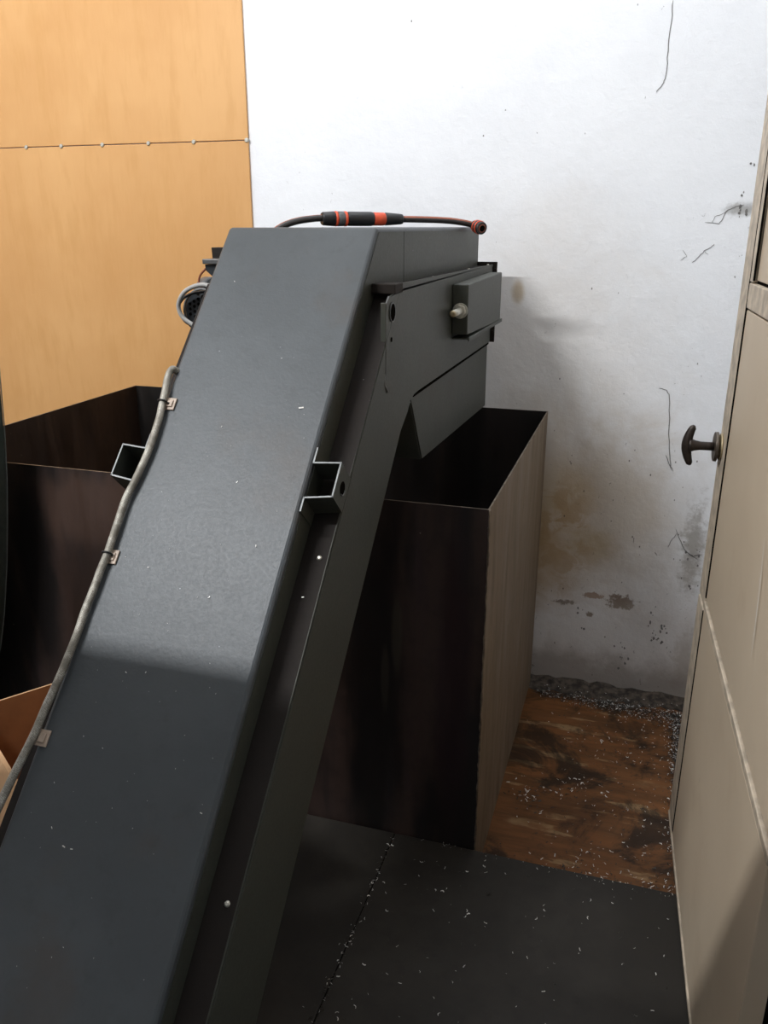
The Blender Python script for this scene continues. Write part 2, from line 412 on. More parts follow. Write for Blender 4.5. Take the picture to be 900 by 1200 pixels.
# ---------------------------------------------------------------- tan boards on the wall, left
def board(z0, z1, label):
    o_ = empty('wall_board', (-2.6, YW, z0), label, 'board', 'tan boards on the back wall')
    bm = bm_new(); box(bm, (-4.15, YW-.010, z0), (-1.360, YW-.0005, z1)); obj('panel', bm, M_board, o_, bev=.0015)
    return o_
bl = board(.20, 1.7755, 'lower tan hardboard sheet on the white wall behind the steel bin')
bu = board(1.7785, 3.35, 'upper tan hardboard sheet above the screwed joint at top left')
jr = [Vector((0, 0, 0))]
for px, py in [(31, 173), (72, 172), (120, 170), (174, 167.5), (227, 165.5), (289, 163)]:
    p = onY(px, py, YW-.010); bm = bm_new(); tube(bm, [(p.x, YW-.0100, 1.7770), (p.x, YW-.0150, 1.7770)], [.0085, .0055], 12)
    obj('screw', bm, M_bolt, bu, smooth=False)

# ---------------------------------------------------------------- lower board floor, dark platform
bm = bm_new(); box(bm, (-.9, 1.70, ZL), (1.2, 2.785, ZL+.006))
o = obj('plywood_sheet', bm, M_ply, base=(.1, 2.2, ZL)); tag(o, 'oil-stained brown plywood on the floor between steel bin and cream door', 'plywood sheet')
for x0, x1, lab in [(-2.6, -.5006, 'dark oily platform plate under the conveyor, left of the chip-filled seam'), (-.4994, 1.55, 'dark oily platform plate right of the seam, reaching the cream door')]:
    bm = bm_new(); box(bm, (x0, -2.2, ZL), (x1, 1.694, 0))
    o = obj('platform_plate', bm, M_plate, base=((x0+x1)/2, 0, ZL), bev=.003); tag(o, lab, 'floor plate', 'platform plates in the foreground')
bm = bm_new(); box(bm, (-.5006, -2.2, ZL), (-.4994, 1.690, -.001)); o = obj('trim_1', bm, M_gap); o['kind'] = 'structure'

# ---------------------------------------------------------------- steel bin
bx0, bx1, by0, by1, bz = -1.884, -.290, 1.700, 2.768, .913; tk = .004; zb = ZL+.006
bin_ = empty('steel_bin', ((bx0+bx1)/2, (by0+by1)/2, zb), 'large open dark steel chip bin under the conveyor head, against the wall', 'bin')
def panel(name, a, b, mt, lab=None, outer=None, axis=None):
    bm = bm_new(); box(bm, a, b); ob = obj(name, bm, mt, bin_)
    if lab: ob['label'] = lab
    return ob
def panel2(name, a, b, mout, min_, nsel, lab=None):
    """outer and inner face materials"""
    bm = bm_new(); box(bm, a, b)
    bm.normal_update(); bmesh.ops.recalc_face_normals(bm, faces=bm.faces)
    for f in bm.faces:
        d = f.normal.dot(Vector(nsel)); f.material_index = 0 if d > .5 else (1 if d < -.5 else 2)
    ob = obj(name, bm, [mout, min_, M_rim], bin_)
    if lab: ob['label'] = lab
    return ob
panel2('front_panel', (bx0, by0, zb), (bx1, by0+tk, bz), M_binfront, M_bininner, (0, -1, 0), 'dark mill-scale front sheet of the bin')
panel2('side_panel', (bx1-tk, by0+tk, zb), (bx1, by1-tk, bz), M_binside, M_bininner, (1, 0, 0), 'rusty right side sheet, tan of the reflected wall in its colour')
panel2('side_panel', (bx0, by0+tk, zb), (bx0+tk, by1-tk, bz), M_binfront, M_binleft, (-1, 0, 0), 'dark brown left side sheet seen from inside')
panel2('back_panel', (bx0, by1-tk, zb), (bx1, by1, bz), M_binfront, M_bininner, (0, 1, 0))
bm = bm_new(); box(bm, (bx0+tk, by0+tk, zb), (bx1-tk, by1-tk, zb+tk)); obj('bottom_panel', bm, M_bininner, bin_)
# beaded weld up the visible corner
bm = bm_new(); pts = []
for i in range(90):
    pts.append((bx1+.0005+rnd.uniform(-.0006, .0006), by0-.0005+rnd.uniform(-.0006, .0006), zb+(bz-zb)*i/89))
tube(bm, pts, [.0022+rnd.uniform(-.0008, .0012) for _ in pts], 6); obj('corner_weld', bm, M_rim, bin_)

# ---------------------------------------------------------------- chip conveyor
XL, XR = -.833, -.514            # cover
XPL, XPR = -.882, -.465          # wider lower casing
con = empty('chip_conveyor', (-.67, .35, 0), 'dark grey sheet-metal inclined chip conveyor rising over the steel bin', 'conveyor')
sl = 1.030                       # slope of cover
def top(z): return 1.602 - (1.5-z)/sl
def flange(z): return 1.432 - (1.227-z)*.998
def low(z): return 1.645 - (1.145-z)/.976
ZT = 1.4975
fz = .0
cover = [(top(0.0), 0.0), (1.601, ZT), (2.59, ZT), (2.59, 1.384), (flange(1.384), 1.384), (flange(0.0), 0.0)]
bm = bm_new(); prism(bm, yz(cover, XL), (XR-XL, 0, 0)); obj('cover', bm, M_paint, con, bev=.007, seg=3)
# side sheets of the cover: side shade put into darker paint, thin skins
side = [(top(0.02)+.020, 0.02), (1.606, ZT-.008), (1.777, ZT-.008), (1.777, 1.386), (flange(1.386)-.001, 1.386), (flange(0.02), 0.02)]
bm = bm_new(); prism(bm, yz(side, XR), (.0012, 0, 0)); obj('cover_side_sheet', bm, M_side, con)
side2 = [(1.780, ZT-.008), (2.585, ZT-.008), (2.585, 1.386), (1.780, 1.386)]
bm = bm_new(); prism(bm, yz(side2, XR), (.0012, 0, 0)); obj('head_side_sheet', bm, M_side, con)
# lower casing
g = 0.0015
casing = [(flange(0.0)+g, 0.0), (flange(1.384)+g, 1.384), (2.585, 1.384), (2.585, 1.160), (1.735, 1.160), (1.70, 1.158), (1.672, 1.150), (1.650, 1.130),
          (low(1.10), 1.10), (low(0.0), 0.0)]
bm = bm_new(); prism(bm, yz(casing, XPL), (XPR-XPL, 0, 0)); obj('casing', bm, M_side, con, bev=.0008)
# grimy flange strip on top of the casing, both sides
for xa, xb in ((XR+.0015, XPR-.001), (XPL+.001, XL-.0005)):
    strip = [(flange(0.02)-.004, 0.02), (flange(1.384)-.004, 1.3865), (2.58, 1.3865), (2.58, 1.3845), (flange(1.384), 1.3845), (flange(0.02), 0.02)]
    bm = bm_new(); prism(bm, yz(strip, xa), (xb-xa, 0, 0)); obj('flange', bm, M_flange, con, bev=0)
# raised bead on the outer edge of the flange
bm = bm_new(); tube(bm, [(XPR-.002, flange(z_)-.004, z_) for z_ in (.02, .5, 1.0, 1.33)], .0016, 6); obj('flange_bead', bm, M_side, con)
# small screws on the flange
for px, py in [(388, 641), (284, 1032)]:
    p = onX(px, py, -.482); p.y = flange(p.z) - .004
    n_ = Vector((0, -1, 1)).normalized()
    bm = bm_new(); tube(bm, [p, p+n_*.0022, p+n_*.004], [.0046, .0044, .002], 12); obj('screw', bm, M_bolt, con)
for px, py in [(491, 325.5), (534, 316), (566, 311)]:
    p = onZ(px, py, 1.388); p.x = -.478; bm = bm_new(); tube(bm, [p, p+Vector((0, 0, .004))], [.004, .003], 10); obj('screw', bm, M_bolt, con)
# head plate, slightly proud of the casing
XH = XPR+.0004
hp = [(flange(1.290)-.0005, 1.290), (1.500, 1.362), (1.512, 1.374), (1.545, 1.378), (1.600, 1.380), (1.606, 1.395), (2.592, 1.391), (2.592, 1.3842), (flange(1.384)+g, 1.3842)]
bm = bm_new(); prism(bm, yz(hp, XPR-.003), (.003, 0, 0)); obj('head_plate', bm, M_side, con)
bm = bm_new(); box(bm, (XPR-.010, 1.494, 1.232), (XH, 1.4985, 1.366)); obj('head_plate_lip', bm, M_side, con, bev=.001)
bm = bm_new(); tube(bm, [(XH-.001, 1.4945, 1.236), (XH-.001, 1.4965, 1.350), (XH-.001, 1.501, 1.366), (XH-.001, 1.514, 1.376)], .0016, 6); obj('worn_edge', bm, M_brightedge, con)['label'] = 'bright worn front edge of the head plate'
bm = bm_new(); tube(bm, [(XH-.004, 1.494, 1.235), (XH-.002, 1.488, 1.215), (XH, 1.502, 1.200)], .0035, 8); obj('lip_hook', bm, M_brightedge, con)
# dark step block where cover flange meets head plate
bm = bm_new(); box(bm, (XR+.002, 1.552, 1.3775), (XPR+.001, 1.606, 1.3965)); obj('flange_step', bm, M_flange, con, bev=.002)
def disc(name, c, r, mt, par, depth=.0012, n=24, sz=1.0, axis='x'):
    bm = bm_new(); a = [bm.verts.new((c[0]+depth, c[1]+r*math.cos(2*math.pi*k/n), c[2]+sz*r*math.sin(2*math.pi*k/n))) for k in range(n)]
    b = [bm.verts.new((c[0], v.co.y, v.co.z)) for v in a]; bm.faces.new(a)
    for k in range(n): bm.faces.new([a[k], b[k], b[(k+1) % n], a[(k+1) % n]])
    return obj(name, bm, mt, par)
p = onX(459.5, 366, XH); 
def ring(bm, c, r0, r1, x0, x1, n=28):
    L = []
    for x, r in ((x0, r1), (x1, r1), (x1, r0), (x0, r0)):
        L.append([bm.verts.new((x, c[1]+r*math.cos(2*math.pi*k/n), c[2]+r*math.sin(2*math.pi*k/n))) for k in range(n)])
    for i in range(4):
        a, b = L[i], L[(i+1) % 4]
        for k in range(n): bm.faces.new([a[k], a[(k+1) % n], b[(k+1) % n], b[k]])
disc('lifting_hole', (XH, p.y, p.z), .0165, M_gap, con); bm = bm_new(); ring(bm, (XH, p.y, p.z), .0165, .0182, XH, XH+.002); obj('hole_rim', bm, M_motorlight, con)
p = onX(458.5, 398, XH); disc('pin_hole', (XH, p.y, p.z), .0045, M_gap, con)
# end flange at the back of the head
bm = bm_new(); box(bm, (XPL-.004, 2.594, 1.158), (XPR+.012, 2.600, 1.398)); box(bm, (XL, 2.592, 1.39), (XR, 2.599, ZT)); obj('end_plate', bm, M_flange, con, bev=.001)
for zz in (1.375, 1.29, 1.19):
    bm = bm_new(); tube(bm, [(XPR+.006, 2.588, zz), (XPR+.006, 2.594, zz)], .005, 6); obj('screw', bm, M_flange, con)
# bearing box with tensioning bolt
bxo = [(2.045, 1.240), (2.045, 1.368), (2.560, 1.362), (2.560, 1.231)]
bm = bm_new(); prism(bm, yz([(2.045, 1.245), (2.045, 1.366), (2.52, 1.372), (2.52, 1.232)], XH), (.040, 0, 0)); bb = obj('bearing_box', bm, M_side, con, bev=.0025)
bm = bm_new(); box(bm, (XH+.0405, 2.055, 1.228), (XH+.0435, 2.535, 1.238)); box(bm, (XH, 2.055, 1.232), (XH+.043, 2.535, 1.236)); obj('box_lip', bm, M_side, bb, bev=.001)
bc = Vector((XH+.021, 2.045, 1.303))
bm = bm_new(); tube(bm, [bc, bc-Vector((0, .085, 0))], .0085, 14); obj('threaded_rod', bm, M_bolt, bb)['label'] = 'pale threaded rod end'
bm = bm_new(); tube(bm, [bc-Vector((0, 0, 0)), bc-Vector((0, .003, 0))], .019, 20); tube(bm, [bc-Vector((0, .003, 0)), bc-Vector((0, .015, 0))], .0155, 6); obj('nut', bm, M_bolt, bb)
bm = bm_new(); tube(bm, [bc-Vector((0, .085, 0)), bc-Vector((0, .088, 0))], [.0085, .005], 14); obj('rod_tip', bm, M_brass, bb)
# discharge chute
XC = XPR-.010
cp = [(1.700, 1.163), (1.815, .984), (2.605, .954), (2.600, 1.163)]
bm = bm_new()
o_ = [Vector((0, y_, z_)) for y_, z_ in cp]
def sheet(bm, a, b, c_, d, t):
    n_ = (Vector(b)-Vector(a)).cross(Vector(d)-Vector(a)).normalized()*t; prism(bm, [a, b, c_, d], n_)
prism(bm, yz(cp, XC-.003), (.003, 0, 0)); prism(bm, yz(cp, XPL+.004), (.003, 0, 0))
sheet(bm, (XC-.003, 1.700, 1.163), (XC-.003, 1.815, .984), (XPL+.007, 1.815, .984), (XPL+.007, 1.700, 1.163), -.003)
sheet(bm, (XC-.003, 2.600, 1.163), (XC-.003, 2.605, .954), (XPL+.007, 2.605, .954), (XPL+.007, 2.600, 1.163), .003)
chute = obj('discharge_chute', bm, M_chute, con, bev=.0008)
bm = bm_new(); prism(bm, yz([(1.705, 1.1565), (2.592, 1.1565), (2.592, 1.1515), (1.712, 1.1500)], XC), (.006, 0, 0)); obj('seam_shade_strip', bm, M_gap, chute)  # dark strip standing in for the shade line below the plate edge

# lifting lugs: folded hat-section straps on the cover sides
dvec = Vector((0, 1, sl)).normalized(); nvec = Vector((0, -sl, 1)).normalized()
def lug(sgn, lab):
    X0 = XR if sgn > 0 else XL; q = sgn
    s0 = Vector((0, top(1.061), 1.061))
    def pt(x, s_, d_=0): v = s0 + dvec*s_ - nvec*d_; return Vector((x, v.y, v.z))
    prof = [(.0015, -.002), (.0015, .030), (.049, .042), (.049, .104), (.0015, .106), (.0015, .130)] if 0 else [(.002, .0), (.002, .024), (.050, .031), (.050, .094), (.002, .090), (.002, .118)]
    th_ = .0028
    # profile in the plane of the cover, extruded down along -n
    bm = bm_new(); D = .058
    for (a, b) in zip(prof, prof[1:]):
        pa, pb = Vector((a[0], a[1], 0)), Vector((b[0], b[1], 0)); t = (pb-pa).normalized(); nn = Vector((-t.y, t.x, 0))*th_*.5
        pa2, pb2 = pa-t*th_*.5, pb+t*th_*.5
        quad = [pa2-nn, pb2-nn, pb2+nn, pa2+nn]
        if abs(a[0]-b[0]) < 1e-6 and a[0] > .04: depth = D
        else: depth = D
        A = [pt(X0+q*v.x, v.y, 0) for v in quad]
        B = [pt(X0+q*v.x, v.y, depth) for v in quad]
        va = [bm.verts.new(v) for v in A]; vb = [bm.verts.new(v) for v in B]
        f = bm.faces.new(va); f.material_index = 1
        bm.faces.new(list(reversed(vb)))
        for i in range(4): bm.faces.new([va[i], vb[i], vb[(i+1) % 4], va[(i+1) % 4]])
    L = obj('lifting_lug', bm, [M_side, M_brightedge], con)
    L['label'] = lab
    # round hole in the outer face
    c0 = pt(X0+q*(.050+th_*.5+.0004), .062, .032); n_ = 20; bm = bm_new()
    vs = []
    for k in range(n_):
        a = 2*math.pi*k/n_; v = c0 + dvec*.0125*math.cos(a) + nvec*.0125*math.sin(a); vs.append(bm.verts.new(v))
    f = bm.faces.new(vs); r_ = bmesh.ops.extrude_face_region(bm, geom=[f]); bmesh.ops.translate(bm, vec=(q*-.0008, 0, 0), verts=[g_ for g_ in r_['geom'] if isinstance(g_, bmesh.types.BMVert)])
    obj('lug_hole', bm, M_gap, L)
    # lit lower rim of the hole, its light put in as a pale arc
    bm = bm_new(); arc = [c0 + dvec*.0118*math.cos(a) + nvec*.0118*math.sin(a) + Vector((q*.0004, 0, 0)) for a in [R(d) for d in range(170, 290, 10)]]
    tube(bm, arc, .0014, 6); obj('hole_edge', bm, M_brightedge, L)
lug(1, 'folded lug strap on the right side of the cover, bright cut edge')
lug(-1, 'folded lug strap on the left side of the cover, bright cut edge')

# ---------------------------------------------------------------- cable along the left edge with its mounts
def oncover(px, py, lift=0):
    r = Vector(ray(px, py)); o0 = Vector((0, 0, H)); p0 = Vector((0, 1.602, 1.5))
    t = (p0-o0).dot(nvec)/r.dot(nvec); return o0 + r*t + nvec*lift
cpx = [(204, 436), (199, 446), (196, 462), (192, 480), (189, 494), (178, 528), (163, 562), (150, 588), (140, 618), (129, 651), (122, 668), (114, 690), (103, 718), (95, 742), (84, 770), (72, 799), (58, 829), (44, 862), (31, 888), (21, 908), (8, 935), (-8, 968), (-30, 1010)]
pts = [oncover(x, y, .009) for x, y in cpx]
pts = [oncover(207, 434, -.004) + Vector((-.0, 0.0, -.0))] + pts
cab = empty('armoured_cable', tuple(pts[12]), 'pale braided cable clipped along the left edge of the conveyor cover', 'cable')
bm = bm_new(); tube(bm, spline(pts, 6), .0065, 12); obj('sheath', bm, M_cable, cab)
for cx, cy, rot in [(200, 474, 0), (132, 653, 0), (51, 865, 0)]:
    c0 = oncover(cx, cy, .0); xv = Vector((1, 0, 0)); bm = bm_new()
    a = -.010; hw, hl = .0105, .0125
    quad = [c0+xv*sx*hw+dvec*sy*hl for sx, sy in ((-1, -1), (1, -1), (1, 1), (-1, 1))]
    prism(bm, quad, nvec*.003)
    ins = [c0+nvec*.003+xv*sx*.006+dvec*sy*.007 for sx, sy in ((-1, -1), (1, -1), (1, 1), (-1, 1))]
    prism(bm, ins, nvec*.0025)
    o = obj('tie_mount', bm, M_clip, con, bev=.0008); o['label'] = 'tan adhesive cable tie mount'
    if cy < 800:
        ctr = min(spline(pts, 6), key=lambda v: (v-c0).length); bm = bm_new(); loop = []
        for k in range(17):
            an = 2*math.pi*k/16; loop.append(ctr + xv*math.cos(an)*.0086 + nvec*math.sin(an)*.0086)
        tube(bm, loop, .0016, 6, cap=False); tube(bm, [ctr+xv*.009+nvec*-.002, c0+nvec*.0045], .0015, 6); obj('cable_tie', bm, M_black, cab)
# small weld flecks stay with the cover paint

# ---------------------------------------------------------------- drive motor and fittings on the far side of the head
mot = empty('drive_motor', (-.96, 2.05, 1.15), 'dark finned drive motor half hidden behind the upper left of the conveyor', 'motor')
ax0 = Vector((-.884, 2.07, 1.300))
bm = bm_new(); tube(bm, [ax0, ax0+Vector((-.08, 0, 0)), ax0+Vector((-.08, 0, 0)), ax0+Vector((-.25, 0, 0))], [.045, .05, .066, .066], 32); obj('body', bm, M_motor, mot)
bm = bm_new(); tube(bm, [ax0+Vector((-.25, 0, 0)), ax0+Vector((-.252, 0, 0)), ax0+Vector((-.275, 0, 0)), ax0+Vector((-.285, 0, 0))], [.066, .071, .071, .060], 32); fc = obj('fan_cover', bm, M_motorlight, mot)
for k in range(18):
    a = 2*math.pi*k/18; bm = bm_new(); c0 = ax0+Vector((-.12, math.cos(a)*.067, math.sin(a)*.067))
    n_ = Vector((0, math.cos(a), math.sin(a))); t_ = Vector((0, -math.sin(a), math.cos(a)))
    prism(bm, [c0-t_*.0015, c0+t_*.0015, c0+t_*.0015+n_*.01, c0-t_*.0015+n_*.01], (-.105, 0, 0)); obj('fin', bm, M_motor, mot)
# slotted guard facing the viewer
bm = bm_new()
g0 = ax0+Vector((-.232, -.075, -.012)); tube(bm, [g0, g0+Vector((0, -.012, 0)), g0+Vector((0, -.018, 0))], [.058, .058, .052], 32)
gd = obj('guard', bm, M_motor, mot)
for i in range(-3, 4):
    for j in range(-3, 4):
        if (i*i+j*j) < 11:
            bm = bm_new(); c0 = g0+Vector((i*.013, -.0182, j*.013+(.006 if i % 2 else 0)))
            tube(bm, [c0, c0+Vector((0, -.001, 0))], .0042, 8); obj('vent_hole', bm, M_gap, gd)
bm = bm_new(); tube(bm, [g0+Vector((math.cos(a)*.057, -.018, math.sin(a)*.057)) for a in [R(d) for d in range(60, 265, 10)]], .003, 8); obj('guard_rim', bm, M_brightedge, gd)
bm = bm_new(); box(bm, (-.98, 2.05, 1.15), (-.884, 2.11, 1.25)); obj('mount_bracket', bm, M_motor, mot, bev=.003)
def yline(px, Y): return [onY(x, y, Y) for x, y in px]
lp = yline([(262, 348), (250, 338), (238, 334), (225, 336), (214, 342), (207, 352), (205, 361), (208, 371), (216, 379), (230, 386), (246, 388)], 1.93)
for i, q in enumerate(lp): q.y += .010*i*.3
bm = bm_new(); tube(bm, spline(lp, 6), .0058, 10); o = obj('flexible_conduit', bm, M_greycable, base=tuple(lp[4])); tag(o, 'thick pale grey conduit looping out beside the motor', 'conduit')
lp = yline([(262, 341), (250, 342), (236, 342), (222, 345), (213, 352), (209, 361), (213, 371), (220, 379), (236, 384), (246, 382)], 1.96)
bm = bm_new(); tube(bm, spline(lp, 6), .0035, 8); o = obj('motor_wire', bm, M_black, base=tuple(lp[4])); tag(o, 'thin black wire looping inside the pale grey conduit', 'wire')
# terminal box and small brackets above the motor
tb = empty('terminal_box', tuple(onY(262, 330, 2.0)), 'small dark terminal box with flat lid peeking out above the motor', 'terminal box')
def ybox(bm, px0, py0, px1, py1, Y, d):
    a = onY(px0, py1, Y); b = onY(px1, py0, Y); box(bm, (a.x, Y, a.z), (b.x, Y+d, b.z))
bm = bm_new(); ybox(bm, 237, 304, 275, 309.5, 1.97, .07); obj('lid', bm, M_motorlight, tb, bev=.002)
bm = bm_new(); a = [onY(x, y, 1.98) for x, y in [(240, 310), (275, 311), (275, 326), (250, 325), (241, 317)]]; prism(bm, a, (0, .05, 0)); obj('body', bm, M_motor, tb, bev=.001)
bm = bm_new(); a = [onY(x, y, 2.03) for x, y in [(247.5, 290), (275, 290), (275, 303), (249, 303)]]; prism(bm, a, (0, .04, 0)); obj('bracket', bm, M_flange, tb, bev=.001)
bm = bm_new(); tube(bm, spline(yline([(241, 315), (235, 322), (233, 330), (236, 337)], 1.98), 5), .0028, 8); obj('lead', bm, M_hose_stripe, tb)

# ---------------------------------------------------------------- garden hose with connector on top of the head
hose = empty('garden_hose', (-.73, 2.15, ZT), 'black hose with orange stripes and quick connector lying on the conveyor head', 'hose')
hp_ = [(-.93, 1.98, 1.470), (-.905, 2.02, 1.498), (-.880, 2.06, 1.512), (-.845, 2.10, 1.519), (-.818, 2.125, 1.520)]
bm = bm_new(); tube(bm, spline([(-1.0, 1.93, 1.36)]+[(-.965, 1.95, 1.43)]+hp_, 8), .0085, 12, stripe=(0, 1, 5, 6)); obj('tube', bm, [M_hose, M_hose_stripe], hose)
e0 = Vector((-.658, 2.262, 1.518))
hr = [e0, (-.62, 2.30, 1.5175), (-.585, 2.34, 1.5165), (-.55, 2.38, 1.514), (-.52, 2.415, 1.509), (-.500, 2.428, 1.504), (-.490, 2.432, 1.501)]
bm = bm_new(); tube(bm, spline(hr, 8), .0085, 12, stripe=(2, 3, 8, 9)); obj('tube', bm, [M_hose, M_hose_stripe], hose)
s0 = Vector((-.832, 2.115, 1.5185)); dd = (e0-s0); Lg = dd.length; dd.normalize()
def seg(name, a, b, ra, rb, mt, n=20, mid=None):
    bm = bm_new(); pa, pb = s0+dd*Lg*a, s0+dd*Lg*b
    tube(bm, [pa, pa+(pb-pa)*.08, pb-(pb-pa)*.08, pb], [ra*.88, ra, rb, rb*.92], n); return obj(name, bm, mt, cn)
cn = bpy.data.objects.new('connector', None); COL.objects.link(cn); cn.parent = hose; cn.location = s0 - Vector(hose.location)
seg('end_nut', .0, .16, .0165, .0185, M_black, 14)
seg('orange_ring', .155, .185, .019, .019, M_orange)
seg('grey_collar', .185, .27, .0185, .0185, M_motorlight)
seg('orange_ring', .27, .30, .019, .019, M_orange)
seg('coupling_body', .30, .63, .0180, .0180, M_black)
seg('orange_sleeve', .62, .775, .0168, .0165, M_orange)
seg('tail_nut', .77, 1.0, .0165, .0135, M_black)
# end fitting hanging over the edge, mouth towards the viewer
c0 = Vector((-.492, 2.430, 1.5015)); dn = Vector((.62, -.62, -.18)).normalized()
ef = bpy.data.objects.new('end_fitting', None); COL.objects.link(ef); ef.parent = hose; ef.location = c0 - Vector(hose.location)
def seg2(name, a, b, ra, rb, mt):
    bm = bm_new(); tube(bm, [c0+dn*a, c0+dn*(a+.001), c0+dn*(b-.001), c0+dn*b], [ra*.93, ra, rb, rb*.95], 20); obj(name, bm, mt, ef)
seg2('collar', -.006, .008, .0135, .017, M_black); seg2('orange_ring', .008, .012, .0182, .0182, M_orange); seg2('collar', .012, .022, .018, .018, M_hose)
seg2('orange_ring', .022, .026, .0190, .0190, M_orange); seg2('mouth_sleeve', .026, .036, .0175, .0170, M_hose)
bm = bm_new(); tube(bm, [c0+dn*.0362, c0+dn*.0370], .0115, 16); obj('mouth_rim', bm, M_hose_stripe, ef)
bm = bm_new(); tube(bm, [c0+dn*.0371, c0+dn*.0378], .0085, 16); obj('bore', bm, M_gap, ef)

# ---------------------------------------------------------------- cream metal door, opened toward the viewer
D0 = Vector((.187, 1.982, .008)); dv = Vector((.05, -1, 0)).normalized(); dn_ = Vector((-1, -.05, 0)).normalized()   # outward normal toward the room left
def dp(s_, z_, o__=0): v = D0 + dv*s_ + dn_*o__; return Vector((v.x, v.y, z_))
def dbox(bm, s0_, s1_, z0_, z1_, o0, o1, mi=0):
    prism(bm, [dp(s0_, z0_, o0), dp(s1_, z0_, o0), dp(s1_, z1_, o0), dp(s0_, z1_, o0)], dn_*(o1-o0), mi)
door = bpy.data.objects.new('door_1', None); COL.objects.link(door); door.location = tuple(D0); door['kind'] = 'structure'
DW, DH = .95, 2.12
bm = bm_new(); dbox(bm, 0.004, DW-.004, .02, DH-.01, -.038, -.006); obj('core', bm, M_gap, door)
def dpart(name, s0_, s1_, z0_, z1_, o0, o1, mt=None, bev=.002):
    bm = bm_new(); dbox(bm, s0_, s1_, z0_, z1_, o0, o1); return obj(name, bm, mt or M_door, door, bev=bev)
dpart('stile', 0, .098, .008, .655, -.04, .004, M_doortrim, .003)
dpart('stile', 0, .100, .660, DH, -.04, .003, M_doortrim, .003)
dpart('kick_panel', .103, DW, .020, .660, -.03, .003)
dpart('bottom_rail', .0, DW, .008, .018, -.04, .006, M_doortrim)
dpart('middle_panel', .106, DW, .686, 1.338, -.03, .001)
dpart('middle_rail', .100, DW, .664, .680, -.03, .005, M_doortrim)
dpart('upper_rail', .100, DW, 1.342, 1.392, -.03, .003, M_doortrim)
dpart('upper_panel', .146, DW-.05, 1.398, DH-.08, -.03, -.004)
dpart('upper_stile', .101, .142, 1.394, DH, -.03, .003, M_doortrim)
dpart('groove', .101, .108, .69, DH, 0, .0034, M_gap, 0)
dpart('groove', .099, .106, .03, .655, 0, .0046, M_gap, 0)
dpart('groove', .143, .149, 1.398, DH-.08, 0, .0034, M_gap, 0)
dpart('top_rail', .142, DW, DH-.075, DH, -.03, .003, M_doortrim)
# scratches on the door face
bm = bm_new()
for pts_ in [[(896, 630), (890, 690), (884, 740), (880, 770)], [(823, 995), (823, 1003)], [(820, 590), (822, 592)]]:
    def ond(x, y):
        r = ray(x, y); off = .0042; t = ((D0.x+dn_.x*off)+.05*(D0.y+dn_.y*off))/(r[0]+.05*r[1]); return (r[0]*t, r[1]*t, H+r[2]*t)
    ribbon(bm, [ond(*q) for q in pts_], .0035, dn_)
o = obj('scratch', bm, simple('bare_scratch', (.75, .74, .70), .6), door); o['label'] = 'pale scratch on the cream enamel'
# T handle
hd = bpy.data.objects.new('door_handle', None); COL.objects.link(hd); hd.parent = door; hc = dp(.032, 1.030, .003); hd.location = hc - D0
bm = bm_new(); tube(bm, [hc, hc+dn_*.004, hc+dn_*.0045, hc+dn_*.009], [.030, .030, .028, .026], 28); obj('backplate', bm, M_brass, hd, bev=0)['label'] = 'round worn backplate'
bm = bm_new(); tube(bm, [hc+dn_*.009, hc+dn_*.016], [.034, .033], 28); obj('rose', bm, simple('tarnished_rose', (.10, .08, .06), .4, .5), hd, bev=.001)
bm = bm_new(); tube(bm, [hc+dn_*t_ for t_ in (.014, .03, .045, .056, .064, .070)], [.0098, .0096, .0098, .0118, .015, .018], 20); obj('stem', bm, M_iron, hd)
bm = bm_new(); bar = []; rs = []
upv = (Vector((0, 0, 1)) + dv*-.0).normalized()
for k in range(-10, 11):
    t_ = k/10; bar.append(hc + dn_*(.074 - .012*t_*t_ + .0005*t_) + Vector((0, 0, 1))*.046*t_ ); rs.append(.0115 - .0048*abs(t_)**1.5 if abs(k) < 10 else .003)
tube(bm, bar, rs, 14); obj('grip', bm, M_iron, hd)

# ---------------------------------------------------------------- cardboard box, lower left
hB = .40
C0 = Vector((-1.464, 1.351, 0)); ua = Vector((.565, .825, 0)).normalized(); ub = Vector((.829, -.559, 0)).normalized()
C1 = C0+ua*.385; C3 = C0+ub*.60; C2 = C1+ub*.60; t = .005
cb = empty('cardboard_box', tuple((C0+C2)/2), 'open brown cardboard box on the platform at lower left, beside the conveyor', 'box')
def cwall(name, a, b, inn, lab=None):
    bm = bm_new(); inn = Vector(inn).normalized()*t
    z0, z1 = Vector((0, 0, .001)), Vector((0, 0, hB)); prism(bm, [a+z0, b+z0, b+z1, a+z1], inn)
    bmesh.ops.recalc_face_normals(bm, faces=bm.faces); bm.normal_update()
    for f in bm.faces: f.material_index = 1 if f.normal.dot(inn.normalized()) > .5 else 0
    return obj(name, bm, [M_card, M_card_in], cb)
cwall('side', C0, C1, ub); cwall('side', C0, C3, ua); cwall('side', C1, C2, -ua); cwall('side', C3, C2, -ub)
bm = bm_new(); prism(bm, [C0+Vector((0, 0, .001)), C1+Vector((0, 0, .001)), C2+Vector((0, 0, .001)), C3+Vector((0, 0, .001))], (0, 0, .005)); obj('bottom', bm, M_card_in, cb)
bm = bm_new(); zt = Vector((0, 0, hB)); prism(bm, [C0+zt, C3+zt, C3+zt-ua*.09-Vector((0, 0, .14)), C0+zt-ua*.09-Vector((0, 0, .14))], -ua*.004); obj('flap', bm, M_card, cb)

